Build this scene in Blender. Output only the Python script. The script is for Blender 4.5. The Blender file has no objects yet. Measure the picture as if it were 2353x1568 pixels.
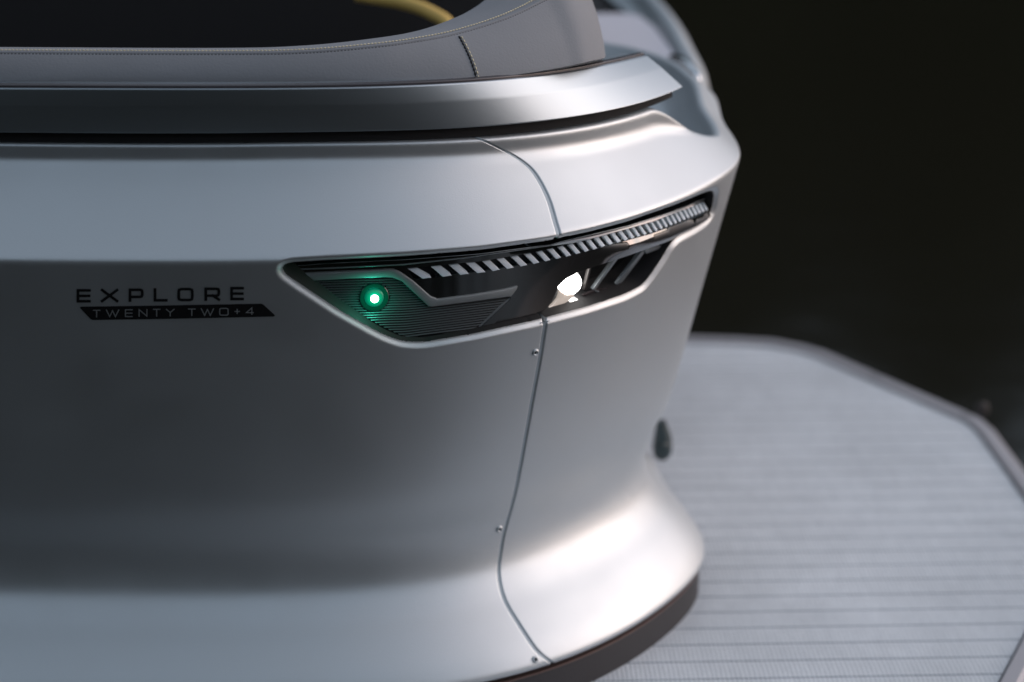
import bpy, math, random
import numpy as np
from mathutils import Vector, Matrix
from mathutils.geometry import delaunay_2d_cdt
random.seed(4); rng = np.random.default_rng(4)
D = bpy.data; SC = bpy.context.scene; COL = SC.collection

# ------------------------------------------------------------------ camera
H = 1.15; PITCH = math.radians(18.5)
cam = D.cameras.new('camera'); cam.lens = 85; cam.sensor_width = 36; cam.clip_start = .05; cam.clip_end = 2000
co = D.objects.new('camera', cam); COL.objects.link(co); SC.camera = co
co.location = (0, 0, H); co.rotation_euler = (math.radians(90) - PITCH, 0, 0)
cam.dof.use_dof = True; cam.dof.focus_distance = 2.41; cam.dof.aperture_fstop = 2.4; cam.dof.aperture_blades = 0

# ------------------------------------------------------------------ light
SUN_EL = math.radians(30); SUN_AZ = math.radians(78)          # azimuth clockwise from +Y
w = D.worlds.new("World"); SC.world = w; w.use_nodes = True; nt = w.node_tree
bg = nt.nodes['Background']; sky = nt.nodes.new('ShaderNodeTexSky'); sky.sky_type = 'NISHITA'
sky.sun_disc = False; sky.sun_elevation = SUN_EL; sky.sun_rotation = SUN_AZ; sky.dust_density = .7; sky.air_density = 1.0
# thin dusk overcast: part of the blue is greyed, warm cloud banks lie low in the sky
bw = nt.nodes.new('ShaderNodeRGBToBW'); mx = nt.nodes.new('ShaderNodeMix'); mx.data_type = 'RGBA'; mx.inputs[0].default_value = .52
nt.links.new(sky.outputs[0], bw.inputs[0]); nt.links.new(sky.outputs[0], mx.inputs[6]); nt.links.new(bw.outputs[0], mx.inputs[7])
wtc = nt.nodes.new('ShaderNodeTexCoord'); wmp = nt.nodes.new('ShaderNodeMapping'); wmp.inputs['Scale'].default_value = (2.2, 2.2, 6.5)
wn = nt.nodes.new('ShaderNodeTexNoise'); wn.inputs['Scale'].default_value = 1.3; wn.inputs['Detail'].default_value = 7; wn.inputs['Roughness'].default_value = .6
wr = nt.nodes.new('ShaderNodeMapRange'); wr.inputs['From Min'].default_value = .40; wr.inputs['From Max'].default_value = .62
wx = nt.nodes.new('ShaderNodeSeparateXYZ'); wz = nt.nodes.new('ShaderNodeMapRange'); wz.inputs['From Min'].default_value = .55; wz.inputs['From Max'].default_value = .12
wm = nt.nodes.new('ShaderNodeMath'); wm.operation = 'MULTIPLY'
cm = nt.nodes.new('ShaderNodeMix'); cm.data_type = 'RGBA'; cm.inputs[7].default_value = (9.5, 6.4, 4.6, 1)
L_ = nt.links.new
# the banks nearest the low sun are the brightest
wd = nt.nodes.new('ShaderNodeVectorMath'); wd.operation = 'DOT_PRODUCT'; wd.inputs[1].default_value = (math.sin(SUN_AZ), math.cos(SUN_AZ), .12); L_(wtc.outputs['Generated'], wd.inputs[0])
wp = nt.nodes.new('ShaderNodeMath'); wp.operation = 'POWER'; wmx = nt.nodes.new('ShaderNodeMath'); wmx.operation = 'MAXIMUM'; wmx.inputs[1].default_value = 0
L_(wd.outputs['Value'], wmx.inputs[0]); L_(wmx.outputs[0], wp.inputs[0]); wp.inputs[1].default_value = 6
wk = nt.nodes.new('ShaderNodeMath'); wk.operation = 'MULTIPLY_ADD'; wk.inputs[1].default_value = 1; wk.inputs[2].default_value = 0; L_(wp.outputs[0], wk.inputs[0])
wv = nt.nodes.new('ShaderNodeVectorMath'); wv.operation = 'SCALE'; wv.inputs[0].default_value = (36, 24, 19); L_(wk.outputs[0], wv.inputs['Scale'])
wa = nt.nodes.new('ShaderNodeVectorMath'); wa.operation = 'ADD'; wa.inputs[1].default_value = (3.0, 3.6, 4.2); L_(wv.outputs[0], wa.inputs[0]); L_(wa.outputs[0], cm.inputs[7])
L_(wtc.outputs['Generated'], wmp.inputs[0]); L_(wmp.outputs[0], wn.inputs[0]); L_(wn.outputs[0], wr.inputs[0]); L_(wtc.outputs['Generated'], wx.inputs[0]); L_(wx.outputs[2], wz.inputs[0])
L_(wr.outputs[0], wm.inputs[0]); L_(wz.outputs[0], wm.inputs[1]); L_(wm.outputs[0], cm.inputs[0]); wo_ = nt.nodes.new('ShaderNodeVectorMath'); wo_.operation = 'ADD'; wo_.inputs[1].default_value = (.74, .88, .90); L_(mx.outputs[2], wo_.inputs[0]); L_(wo_.outputs[0], cm.inputs[6]); L_(cm.outputs[2], bg.inputs[0]); bg.inputs[1].default_value = .15
sl = D.lights.new('sun', 'SUN'); sl.energy = .68; sl.angle = math.radians(75); sl.color = (1, .73, .66)
so = D.objects.new('sun', sl); COL.objects.link(so)
sd = Vector((math.sin(SUN_AZ) * math.cos(SUN_EL), math.cos(SUN_AZ) * math.cos(SUN_EL), math.sin(SUN_EL)))
so.rotation_euler = sd.to_track_quat('Z', 'Y').to_euler(); so.location = (3, 0, 4)
SC.view_settings.view_transform = 'Standard'; SC.view_settings.look = 'None'
SC.view_settings.exposure = 0.2; SC.view_settings.gamma = 1

# ------------------------------------------------------------------ materials
def mat(name, col, rough=.5, metal=0., coat=0., spec=.5, bump=None, emit=None, var=0., trans=0., ior=1.5, rvar=0.):
    m = D.materials.new(name); m.use_nodes = True; t = m.node_tree; b = t.nodes['Principled BSDF']
    b.inputs['Base Color'].default_value = (*col, 1); b.inputs['Roughness'].default_value = rough
    b.inputs['Metallic'].default_value = metal; b.inputs['Coat Weight'].default_value = coat
    b.inputs['Coat Roughness'].default_value = .05; b.inputs['Specular IOR Level'].default_value = spec
    b.inputs['Transmission Weight'].default_value = trans; b.inputs['IOR'].default_value = ior
    tc = t.nodes.new('ShaderNodeTexCoord')
    if emit:
        b.inputs['Emission Color'].default_value = (*emit[0], 1); b.inputs['Emission Strength'].default_value = emit[1]
    if var:
        n = t.nodes.new('ShaderNodeTexNoise'); n.inputs['Scale'].default_value = 9; n.inputs['Detail'].default_value = 5
        r = t.nodes.new('ShaderNodeMapRange'); r.inputs['To Min'].default_value = 1 - var; r.inputs['To Max'].default_value = 1 + var
        x = t.nodes.new('ShaderNodeVectorMath'); x.operation = 'SCALE'; x.inputs[0].default_value = col
        t.links.new(tc.outputs['Object'], n.inputs['Vector']); t.links.new(n.outputs[0], r.inputs[0])
        t.links.new(r.outputs[0], x.inputs['Scale']); t.links.new(x.outputs[0], b.inputs['Base Color'])
    if rvar:
        n = t.nodes.new('ShaderNodeTexNoise'); n.inputs['Scale'].default_value = 14; n.inputs['Detail'].default_value = 6
        r = t.nodes.new('ShaderNodeMapRange'); r.inputs['From Min'].default_value = .3; r.inputs['From Max'].default_value = .7
        r.inputs['To Min'].default_value = rough - rvar; r.inputs['To Max'].default_value = rough + rvar
        t.links.new(tc.outputs['Object'], n.inputs['Vector']); t.links.new(n.outputs[0], r.inputs[0]); t.links.new(r.outputs[0], b.inputs['Roughness'])
    if bump:
        sc, st, dist = bump
        n = t.nodes.new('ShaderNodeTexNoise'); n.inputs['Scale'].default_value = sc; n.inputs['Detail'].default_value = 3
        bp = t.nodes.new('ShaderNodeBump'); bp.inputs['Strength'].default_value = st; bp.inputs['Distance'].default_value = dist
        t.links.new(tc.outputs['Object'], n.inputs['Vector']); t.links.new(n.outputs[0], bp.inputs['Height']); t.links.new(bp.outputs[0], b.inputs['Normal'])
    return m
M_SILVER = mat('satin_silver_paint', (.575, .61, .63), .48, .84, bump=(700, .16, .0006), rvar=.03)
M_RAIL = mat('rail_graphite_silver', (.40, .45, .485), .43, .97, bump=(900, .06, .0006))
M_BLACK = mat('gloss_black_plastic', (.006, .007, .008), .06, 0, coat=1., spec=1., ior=1.7)
M_SATINBLACK = mat('satin_black_plastic', (.008, .009, .010), .32)
M_DARK = mat('matt_black', (.006, .006, .007), .8)
M_GREYTRIM = mat('satin_grey_trim', (.24, .265, .275), .42, .35)
M_RIB = mat('dark_rib_plastic', (.10, .115, .12), .35, .4)
M_WEDGE = mat('dark_wedge_plastic', (.035, .04, .045), .3, .3)
M_TOOTH = mat('white_diffuser_plastic', (.72, .81, .88), .3)
M_CHROME = mat('reflector_chrome', (.85, .85, .86), .08, 1)
M_DECAL = mat('black_vinyl', (.004, .004, .005), .45)
M_PLINTH = mat('charcoal_plinth', (.022, .021, .024), .6, 0, bump=(300, .2, .001))
M_COPPER = mat('copper_bead', (.13, .085, .075), .4, .4)
M_VINYL = mat('grey_upholstery', (.225, .237, .255), .8, 0, bump=(420, .25, .0012), var=.12, rvar=.05)
M_STITCH = mat('yellow_thread', (.72, .64, .44), .8)
M_YELLOW = mat('yellow_piping', (.75, .50, .14), .6)
M_INTERIOR = mat('interior_dark', (.010, .012, .016), .6, var=.3)
M_NAVY = mat('interior_navy', (.03, .045, .065), .6)
M_BROWN = mat('interior_brown', (.16, .10, .085), .6)
M_TRIM = mat('deck_edge_metal', (.42, .41, .43), .5, .3, var=.08)
M_GROOVE = mat('deck_caulk', (.055, .065, .075), .8)
M_LED = mat('white_led', (1, 1, 1), .3, emit=((1, .97, .93), 9))
def facet_emit(m, lo, hi, scale):
    t = m.node_tree; b = t.nodes['Principled BSDF']; tc = t.nodes.new('ShaderNodeTexCoord'); v = t.nodes.new('ShaderNodeTexVoronoi'); v.inputs['Scale'].default_value = scale
    r = t.nodes.new('ShaderNodeMapRange'); r.inputs['To Min'].default_value = lo; r.inputs['To Max'].default_value = hi; sx = t.nodes.new('ShaderNodeSeparateColor')
    t.links.new(tc.outputs['Object'], v.inputs['Vector']); t.links.new(v.outputs['Color'], sx.inputs[0]); t.links.new(sx.outputs[0], r.inputs[0]); t.links.new(r.outputs[0], b.inputs['Emission Strength'])
facet_emit(M_LED, .6, 14, 330)
M_LEDREFL = mat('led_reflection_glow', (.8, .8, .8), .2, .5, emit=((1, .95, .9), 2.2))  # emission paints the lamp's reflection; there is no second lamp
facet_emit(M_LEDREFL, .25, 4, 420)
M_GREENCORE = mat('green_led_core', (.5, 1, .8), .3, emit=((.62, 1, .86), 14))
M_GREENDOME = mat('green_led_dome', (.002, .05, .032), .25, emit=((.0, .80, .47), .13))
M_GREENRING = mat('green_lens_ring', (.002, .02, .014), .15, emit=((.0, .30, .20), .03))
M_WATER = mat('lake_water', (.011, .010, .006), .12, 0, spec=.25, ior=1.33, bump=(2.2, .25, .02))
M_FOREST = mat('dark_forest', (.010, .014, .007), .95, spec=.1, bump=(3, .6, .3), var=.4)

def deck_mat():
    m = D.materials.new('woven_deck_foam'); m.use_nodes = True; t = m.node_tree; b = t.nodes['Principled BSDF']
    b.inputs['Roughness'].default_value = .55; b.inputs['Specular IOR Level'].default_value = .5
    tc = t.nodes.new('ShaderNodeTexCoord'); mp = t.nodes.new('ShaderNodeMapping'); mp.inputs['Rotation'].default_value = (0, 0, -.039)
    t.links.new(tc.outputs['Object'], mp.inputs[0])
    def wave(dirn, sc, dis):
        v = t.nodes.new('ShaderNodeTexWave'); v.bands_direction = dirn; v.inputs['Scale'].default_value = sc
        v.inputs['Distortion'].default_value = dis; v.inputs['Detail'].default_value = 2; v.inputs['Detail Scale'].default_value = 3
        t.links.new(mp.outputs[0], v.inputs[0]); return v.outputs[1]
    a = wave('X', 60, 1.6); c = wave('Y', 95, 1.5)
    n = t.nodes.new('ShaderNodeTexNoise'); n.inputs['Scale'].default_value = 120; n.inputs['Detail'].default_value = 4
    mp2 = t.nodes.new('ShaderNodeMapping'); mp2.inputs['Scale'].default_value = (1, .22, 1); t.links.new(mp.outputs[0], mp2.inputs[0]); t.links.new(mp2.outputs[0], n.inputs[0])
    ad = t.nodes.new('ShaderNodeMath'); ad.operation = 'ADD'; t.links.new(a, ad.inputs[0]); t.links.new(c, ad.inputs[1])
    ad2 = t.nodes.new('ShaderNodeMath'); ad2.operation = 'ADD'; t.links.new(ad.outputs[0], ad2.inputs[0]); t.links.new(n.outputs[0], ad2.inputs[1])
    r = t.nodes.new('ShaderNodeValToRGB'); mr = t.nodes.new('ShaderNodeMapRange'); mr.inputs['From Max'].default_value = 3
    t.links.new(ad2.outputs[0], mr.inputs[0]); t.links.new(mr.outputs[0], r.inputs[0])
    r.color_ramp.elements[0].position = .2; r.color_ramp.elements[0].color = (.52, .56, .60, 1)
    r.color_ramp.elements[1].position = .8; r.color_ramp.elements[1].color = (.78, .825, .86, 1)
    # scuffs and damp patches from use
    n3 = t.nodes.new('ShaderNodeTexNoise'); n3.inputs['Scale'].default_value = 5.5; n3.inputs['Detail'].default_value = 7; n3.inputs['Roughness'].default_value = .65; t.links.new(tc.outputs['Object'], n3.inputs[0])
    r3 = t.nodes.new('ShaderNodeMapRange'); r3.inputs['From Min'].default_value = .3; r3.inputs['From Max'].default_value = .7; r3.inputs['To Min'].default_value = .84; r3.inputs['To Max'].default_value = 1.06; t.links.new(n3.outputs[0], r3.inputs[0])
    sc3 = t.nodes.new('ShaderNodeVectorMath'); sc3.operation = 'SCALE'; t.links.new(r.outputs[0], sc3.inputs[0]); t.links.new(r3.outputs[0], sc3.inputs['Scale'])
    t.links.new(sc3.outputs[0], b.inputs['Base Color'])
    bp = t.nodes.new('ShaderNodeBump'); bp.inputs['Strength'].default_value = .5; bp.inputs['Distance'].default_value = .0006
    t.links.new(ad2.outputs[0], bp.inputs['Height']); t.links.new(bp.outputs[0], b.inputs['Normal'])
    return m
M_DECK = deck_mat()

# ------------------------------------------------------------------ object helpers
def link(name, me, parent=None, m=None, smooth=True, label=None, kind=None):
    o = D.objects.new(name, me); COL.objects.link(o)
    if m is not None and not me.materials: me.materials.append(m)
    me.polygons.foreach_set('use_smooth', [smooth] * len(me.polygons))
    if parent: o.parent = parent
    if label: o['label'] = label
    if kind: o['kind'] = kind
    return o
def mesh(name, vs, fs):
    me = D.meshes.new(name); me.from_pydata([tuple(map(float, v)) for v in vs], [], [tuple(map(int, f)) for f in fs]); me.update(); return me
def gridmesh(name, P, mask=None, flip=False, closed=False):
    n, m = P.shape[:2]; idx = np.arange(n * m).reshape(n, m)
    if closed: idx = np.concatenate([idx, idx[:, :1]], 1)
    q = np.stack([idx[:-1, :-1], idx[1:, :-1], idx[1:, 1:], idx[:-1, 1:]], -1).reshape(-1, 4)
    if mask is not None: q = q[mask.reshape(-1)]
    if flip: q = q[:, ::-1]
    used = np.unique(q); rm = -np.ones(n * m, int); rm[used] = np.arange(len(used)); q = rm[q]
    V = P.reshape(-1, 3)[used]
    me = D.meshes.new(name); me.vertices.add(len(V)); me.vertices.foreach_set('co', V.astype(np.float32).ravel())
    me.loops.add(q.size); me.loops.foreach_set('vertex_index', q.ravel().astype(np.int32))
    me.polygons.add(len(q)); me.polygons.foreach_set('loop_start', np.arange(0, q.size, 4, dtype=np.int32))
    me.update(calc_edges=True); me.validate(); return me

# ------------------------------------------------------------------ view geometry (a point on a ray at a known depth)
F = 2353 * 85 / 36; CX, CY = 1176.5, 784.
sp, cp = math.sin(PITCH), math.cos(PITCH)
def proj(p):
    x, y, z = p[..., 0], p[..., 1], p[..., 2] - H
    zc = y * cp - z * sp; up = y * sp + z * cp
    return np.stack([CX + F * x / zc, CY - F * up / zc], -1)
def ray(px, py):
    u = (px - CX) / F; v = (CY - py) / F
    return np.array([u, cp + v * sp, -sp + v * cp])
def at_z(px, py, z): r = ray(px, py); k = (z - H) / r[2]; return np.array([0, 0, H]) + k * r
def at_y(px, py, y): r = ray(px, py); return np.array([0, 0, H]) + y / r[1] * r
def spline(pts, n):
    """Catmull-Rom through control points, n samples."""
    p = np.array(pts, float); p = np.vstack([2 * p[0] - p[1], p, 2 * p[-1] - p[-2]]); m = len(p) - 3
    t = np.linspace(0, m - 1e-9, n); i = t.astype(int); f = (t - i)[:, None]
    a, b, c, d = p[i], p[i + 1], p[i + 2], p[i + 3]
    return .5 * (2 * b + (c - a) * f + (2 * a - 5 * b + 4 * c - d) * f * f + (3 * b - a - 3 * c + d) * f ** 3)

# ------------------------------------------------------------------ the hull: plan curve (arc length s) and profile (q)
KS = [-1.3, -1.2, -.6, -.35, -.2, -.1, 0, .08, .16, .24, .34, .5, .65, .80, .92, 1.02, 1.4]
PH = [-2.7, -2.76, -3.97, -.58, 5.42, 15.17, 29.69, 41.05, 49.98, 58.4, 65.8, 109.4, 95.3, 101, 140, 178, 180]
S = np.linspace(-1.3, 1.4, 1081)
ph = np.radians(np.interp(S, KS, PH)); k_ = np.ones(41) / 41
for _ in range(2): ph = np.convolve(np.pad(ph, 20, mode='edge'), k_, 'valid')
ds = S[1] - S[0]; X = np.cumsum(np.cos(ph)) * ds; Y = np.cumsum(np.sin(ph)) * ds
BOWFLARE = .0408
i0 = np.argmin(abs(S)); X -= X[i0]; Y += 2.3201 - Y[i0]
def plan(s): return np.interp(s, S, X), np.interp(s, S, Y), np.interp(s, S, ph)
def sstep(x, a, b): t = np.clip((x - a) / (b - a), 0, 1); return t * t * (3 - 2 * t)
PA = np.array([(-.02, -.004, 0), (-.003, -.004, 0), (.0009, .002, 0), (-.0118, .022, 0), (-.0324, .045, 0), (-.0566, .070, 0), (-.0715, .098, 0),
               (-.0695, .142, 0), (-.0425, .21, 0), (-.0075, .348, .0015), (.0277, .485, .003), (-.029, .5615, -.024), (-.0345, .571, -.023),
               (-.0295, .5855, -.021), (-.036, .5875, -.02), (-.085, .5875, -.02)])
PB = PA.copy(); PB[:, 2] = 0
PB[10:, :2] = [(.0277, .488), (.004, .508), (-.003, .508), (-.014, .494), (-.034, .478), (-.085, .470)]
seg = np.r_[0, np.cumsum(np.hypot(*np.diff(PA[:, :2], axis=0).T))]; QMAX = seg[-1]
Q = np.arange(0, QMAX, .0005)
def prof(C):
    k = spline(np.c_[seg, C][2:10], 400)                     # flange and waist are one flowing curve
    xs = np.r_[seg[:2], k[:, 0], seg[10:]]; c = np.stack([np.interp(Q, xs, np.r_[C[:2, j], k[:, j + 1], C[10:, j]]) for j in range(3)], 1); g = np.exp(-.5 * (np.arange(-24, 25) / 7.) ** 2); g /= g.sum()
    return np.stack([np.convolve(np.pad(c[:, j], 24, mode='reflect', reflect_type='odd'), g, 'valid') for j in range(3)], 1)
QA, QB = prof(PA), prof(PB)
TA, TB = np.gradient(QA, .0005, axis=0), np.gradient(QB, .0005, axis=0)
def dz(s, q):
    b = sstep(s, .25, .43); t = sstep(s, -.25, .35)
    A = [np.interp(q, Q, QA[:, j]) for j in range(3)]; B = [np.interp(q, Q, QB[:, j]) for j in range(3)]
    z = (1 - b) * (A[1] + A[2] * t) + b * B[1]
    return (1 - b) * A[0] + b * B[0] + BOWFLARE * sstep(s, .42, .72) * np.clip(z / .49, 0, 1), z      # the bow face flares outward towards its top
def surf(s, q, depth=0.):
    x, y, p = plan(s); d, z = dz(s, q); b = sstep(s, .25, .43)
    td = (1 - b) * np.interp(q, Q, TA[:, 0]) + b * np.interp(q, Q, TB[:, 0]); tz = (1 - b) * np.interp(q, Q, TA[:, 1]) + b * np.interp(q, Q, TB[:, 1])
    l = np.hypot(td, tz) + 1e-9; td, tz = td / l, tz / l
    nx, ny = np.sin(p), -np.cos(p); P = np.stack([x + d * nx, y + d * ny, z], -1); N = np.stack([tz * nx, tz * ny, -td], -1)
    return P - N * np.asarray(depth)[..., None] if np.ndim(depth) else P - N * depth
WT = np.array([.0702, .275]) / math.hypot(.0702, .275)
def wall_n(s): x, y, p = plan(s); return np.stack([WT[1] * np.sin(p), -WT[1] * np.cos(p), np.full_like(p, -WT[0])], -1)
def wsurf(s, q, depth=0.):
    """the flat-sectioned wall continued straight past the crease: carries the light unit."""
    x, y, p = plan(s); d = -.0425 + (q - seg[8]) * WT[0]; z = .21 + (q - seg[8]) * WT[1]
    return np.stack([x + d * np.sin(p), y - d * np.cos(p), z + 0 * x], -1) - wall_n(s) * (np.asarray(depth)[..., None] if np.ndim(depth) else depth)
QCREASE = seg[10]
def qz(z): return np.interp(z, QA[200:int(QCREASE / .0005), 1], Q[200:int(QCREASE / .0005)])   # profile parameter of a wall height
_gs, _gq = np.meshgrid(np.linspace(-.9, .42, 700), np.linspace(.01, QMAX - .04, 500), indexing='ij')
_GP = proj(surf(_gs, _gq))
def inv(pts, depth=None):
    """profile coordinates (s, q) of points seen at pixel positions, on the hull sunk by depth."""
    out = []; fn = wsurf if depth else surf; depth = depth or (lambda s, q: 0.)
    for px, py in pts:
        dd = (_GP[..., 0] - px) ** 2 + (_GP[..., 1] - py) ** 2; i = np.unravel_index(dd.argmin(), dd.shape); s, q = _gs[i], _gq[i]
        for _ in range(12):
            f = lambda a, b: proj(fn(np.float64(a), np.float64(b), float(depth(a, b))))
            e = f(s, q) - (px, py); h = 2e-4
            J = np.stack([(f(s + h, q) - f(s - h, q)) / (2 * h), (f(s, q + h) - f(s, q - h)) / (2 * h)], 1)
            try: st = np.linalg.solve(J + np.eye(2) * 1e-6, e)
            except Exception: break
            st = np.clip(st, -.02, .02); s -= st[0]; q -= st[1]
            if abs(e).max() < .05: break
        out.append((s, q))
    return np.array(out)

# ------------------------------------------------------------------ setting
def ring_bank():
    n, m = 240, 26; P = np.zeros((n, m, 3))
    for i in range(n):
        a = 2 * math.pi * i / (n - 1)                       # angle from +X, anticlockwise
        open_ = math.exp(-((math.atan2(math.sin(a - .22), math.cos(a - .22))) / 1.05) ** 2)
        hgt = 15 * (1 - .93 * open_)
        for j in range(m):
            v = j / (m - 1); r = 24 + 10 * v ** .8 + rng.normal(0, .35); z = -.9 + hgt * math.sin(v * math.pi / 2) * (1 + .08 * math.sin(i * 1.7) + .06 * math.sin(i * .61 + 2))
            P[i, j] = (r * math.cos(a), r * math.sin(a), z + rng.normal(0, .18) * (j > 0))
    P[-1] = P[0]; return P
o = link('wooded_hillside', gridmesh('wooded_hillside', ring_bank()), m=M_FOREST, kind='structure'); o['label'] = 'dark wooded shore round the lake, out of focus'
P = np.array([[(x, y, -.72) for y in (-400, 400)] for x in (-400, 400)], float)
o = link('lake_water', gridmesh('lake_water', P), m=M_WATER, kind='structure'); o['label'] = 'black calm lake water behind the boat'

boat = D.objects.new('pontoon_boat', None); COL.objects.link(boat)
boat['label'] = 'silver boat bow corner with black light unit, grey padded rim and striped deck'; boat['category'] = 'boat'

# ------------------------------------------------------------------ lamp opening outline, in profile coordinates
OUT = [(645, 622), (652, 611), (668, 606.5), (750, 600.5), (926, 592), (1102, 578.6), (1263, 557), (1360, 536), (1443, 514), (1560, 473), (1636, 441), (1647, 440), (1648, 452),
       (1641, 490), (1630, 507), (1596, 529), (1562, 546), (1545, 565), (1531, 590), (1503, 632), (1482, 659), (1440, 680), (1355, 708), (1238, 739), (1091, 771), (985, 789), (955, 790.5), (925, 788),
       (895, 778), (867, 765), (779, 716), (691, 658), (655, 633)]
def densify(p, step, closed=True):
    p = np.array(p, float); r = []
    n = len(p)
    for i in range(n if closed else n - 1):
        a, b = p[i], p[(i + 1) % n]; k = max(1, int(round(np.hypot(*(b - a)) / step)))
        for j in range(k): r.append(a + (b - a) * j / k)
    if not closed: r.append(p[-1])
    return np.array(r)
def smooth_closed(p, it=2):
    for _ in range(it): p = .25 * np.roll(p, 1, 0) + .5 * p + .25 * np.roll(p, -1, 0)
    return p
OSQ = smooth_closed(inv(smooth_closed(densify(OUT, 7), 3)), 1)
def sdf(pts, poly):
    """signed distance to a closed polygon, positive outside."""
    a = poly; b = np.roll(poly, -1, 0); best = np.full(len(pts), 9e9); inside = np.zeros(len(pts), bool)
    for (ax, ay), (bx, by) in zip(a, b):
        ex, ey = bx - ax, by - ay; wx, wy = pts[:, 0] - ax, pts[:, 1] - ay
        t = np.clip((wx * ex + wy * ey) / (ex * ex + ey * ey + 1e-18), 0, 1); best = np.minimum(best, (wx - t * ex) ** 2 + (wy - t * ey) ** 2)
        c = ((ay > pts[:, 1]) != (by > pts[:, 1])) & (pts[:, 0] < (bx - ax) * (pts[:, 1] - ay) / (by - ay + 1e-18) + ax); inside ^= c
    r = np.sqrt(best); return np.where(inside, -r, r)
def closest(pts, poly):
    best = np.full(len(pts), 9e9); out = pts.copy()
    for a, b in zip(poly, np.roll(poly, -1, 0)):
        e = b - a; t = np.clip(((pts - a) @ e) / (e @ e + 1e-18), 0, 1); c = a + t[:, None] * e; d = ((pts - c) ** 2).sum(1); k = d < best; best[k] = d[k]; out[k] = c[k]
    return out
# lower edge of the opening as a function of s, so that the lamp face can lean back towards its top
_lo = OSQ[np.argsort(OSQ[:, 0])]; _sb = np.linspace(OSQ[:, 0].min(), OSQ[:, 0].max(), 30)
qa, qb_ = OSQ[np.abs(OSQ[:, 0] - inv([(955, 790)])[0, 0]).argmin()], None
QLOW = inv([(955, 790), (1440, 682), (1640, 500)], lambda s, q: .0095)
QBAND = inv([(1130, 640), (1370, 574), (1500, 538), (1570, 511), (1640, 484)], lambda s, q: .006)
def lampdepth(s, q, extra=0.):
    ql = np.interp(s, QLOW[:, 0], QLOW[:, 1]); a = .0095 + .26 * np.clip(q - ql, 0, .12); w_ = sstep(s, .0, .16)
    e = q + .0018 - np.interp(s, QBAND[:, 0], QBAND[:, 1]); e = .5 * (e + np.sqrt(e * e + 4e-6)), .5 * (-e + np.sqrt(e * e + 4e-6))      # the band leans back above its lower edge
    return (1 - w_) * a + w_ * (.0015 + (.92 - .12 * sstep(s, .24, .36)) * e[0] + .22 * e[1]) + extra

# ------------------------------------------------------------------ seam between side panel and bow panel
SEAM = [(1085, 322), (1120, 331), (1152, 341), (1187, 355), (1215, 377), (1240, 415), (1262, 460), (1275, 510), (1281, 552), (1252, 752), (1240, 830), (1223, 920), (1205, 1020),
        (1190, 1100), (1170, 1190), (1151, 1268), (1145, 1310), (1149, 1350), (1163, 1390), (1195, 1440), (1235, 1505), (1254, 1534)]
sm = inv(SEAM); sm = sm[np.argsort(sm[:, 1])]
_sq = np.r_[0, sm[:, 1], QMAX]; _ss = np.r_[sm[0, 0], sm[:, 0], sm[-1, 0]]
qq = np.linspace(0, QMAX, 800); sv = np.interp(qq, _sq, _ss); g = np.exp(-.5 * (np.arange(-30, 31) / 10.) ** 2); g /= g.sum()
sv = np.convolve(np.pad(sv, 30, mode='edge'), g, 'valid')
def seam(q): return np.interp(q, qq, sv)

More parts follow.
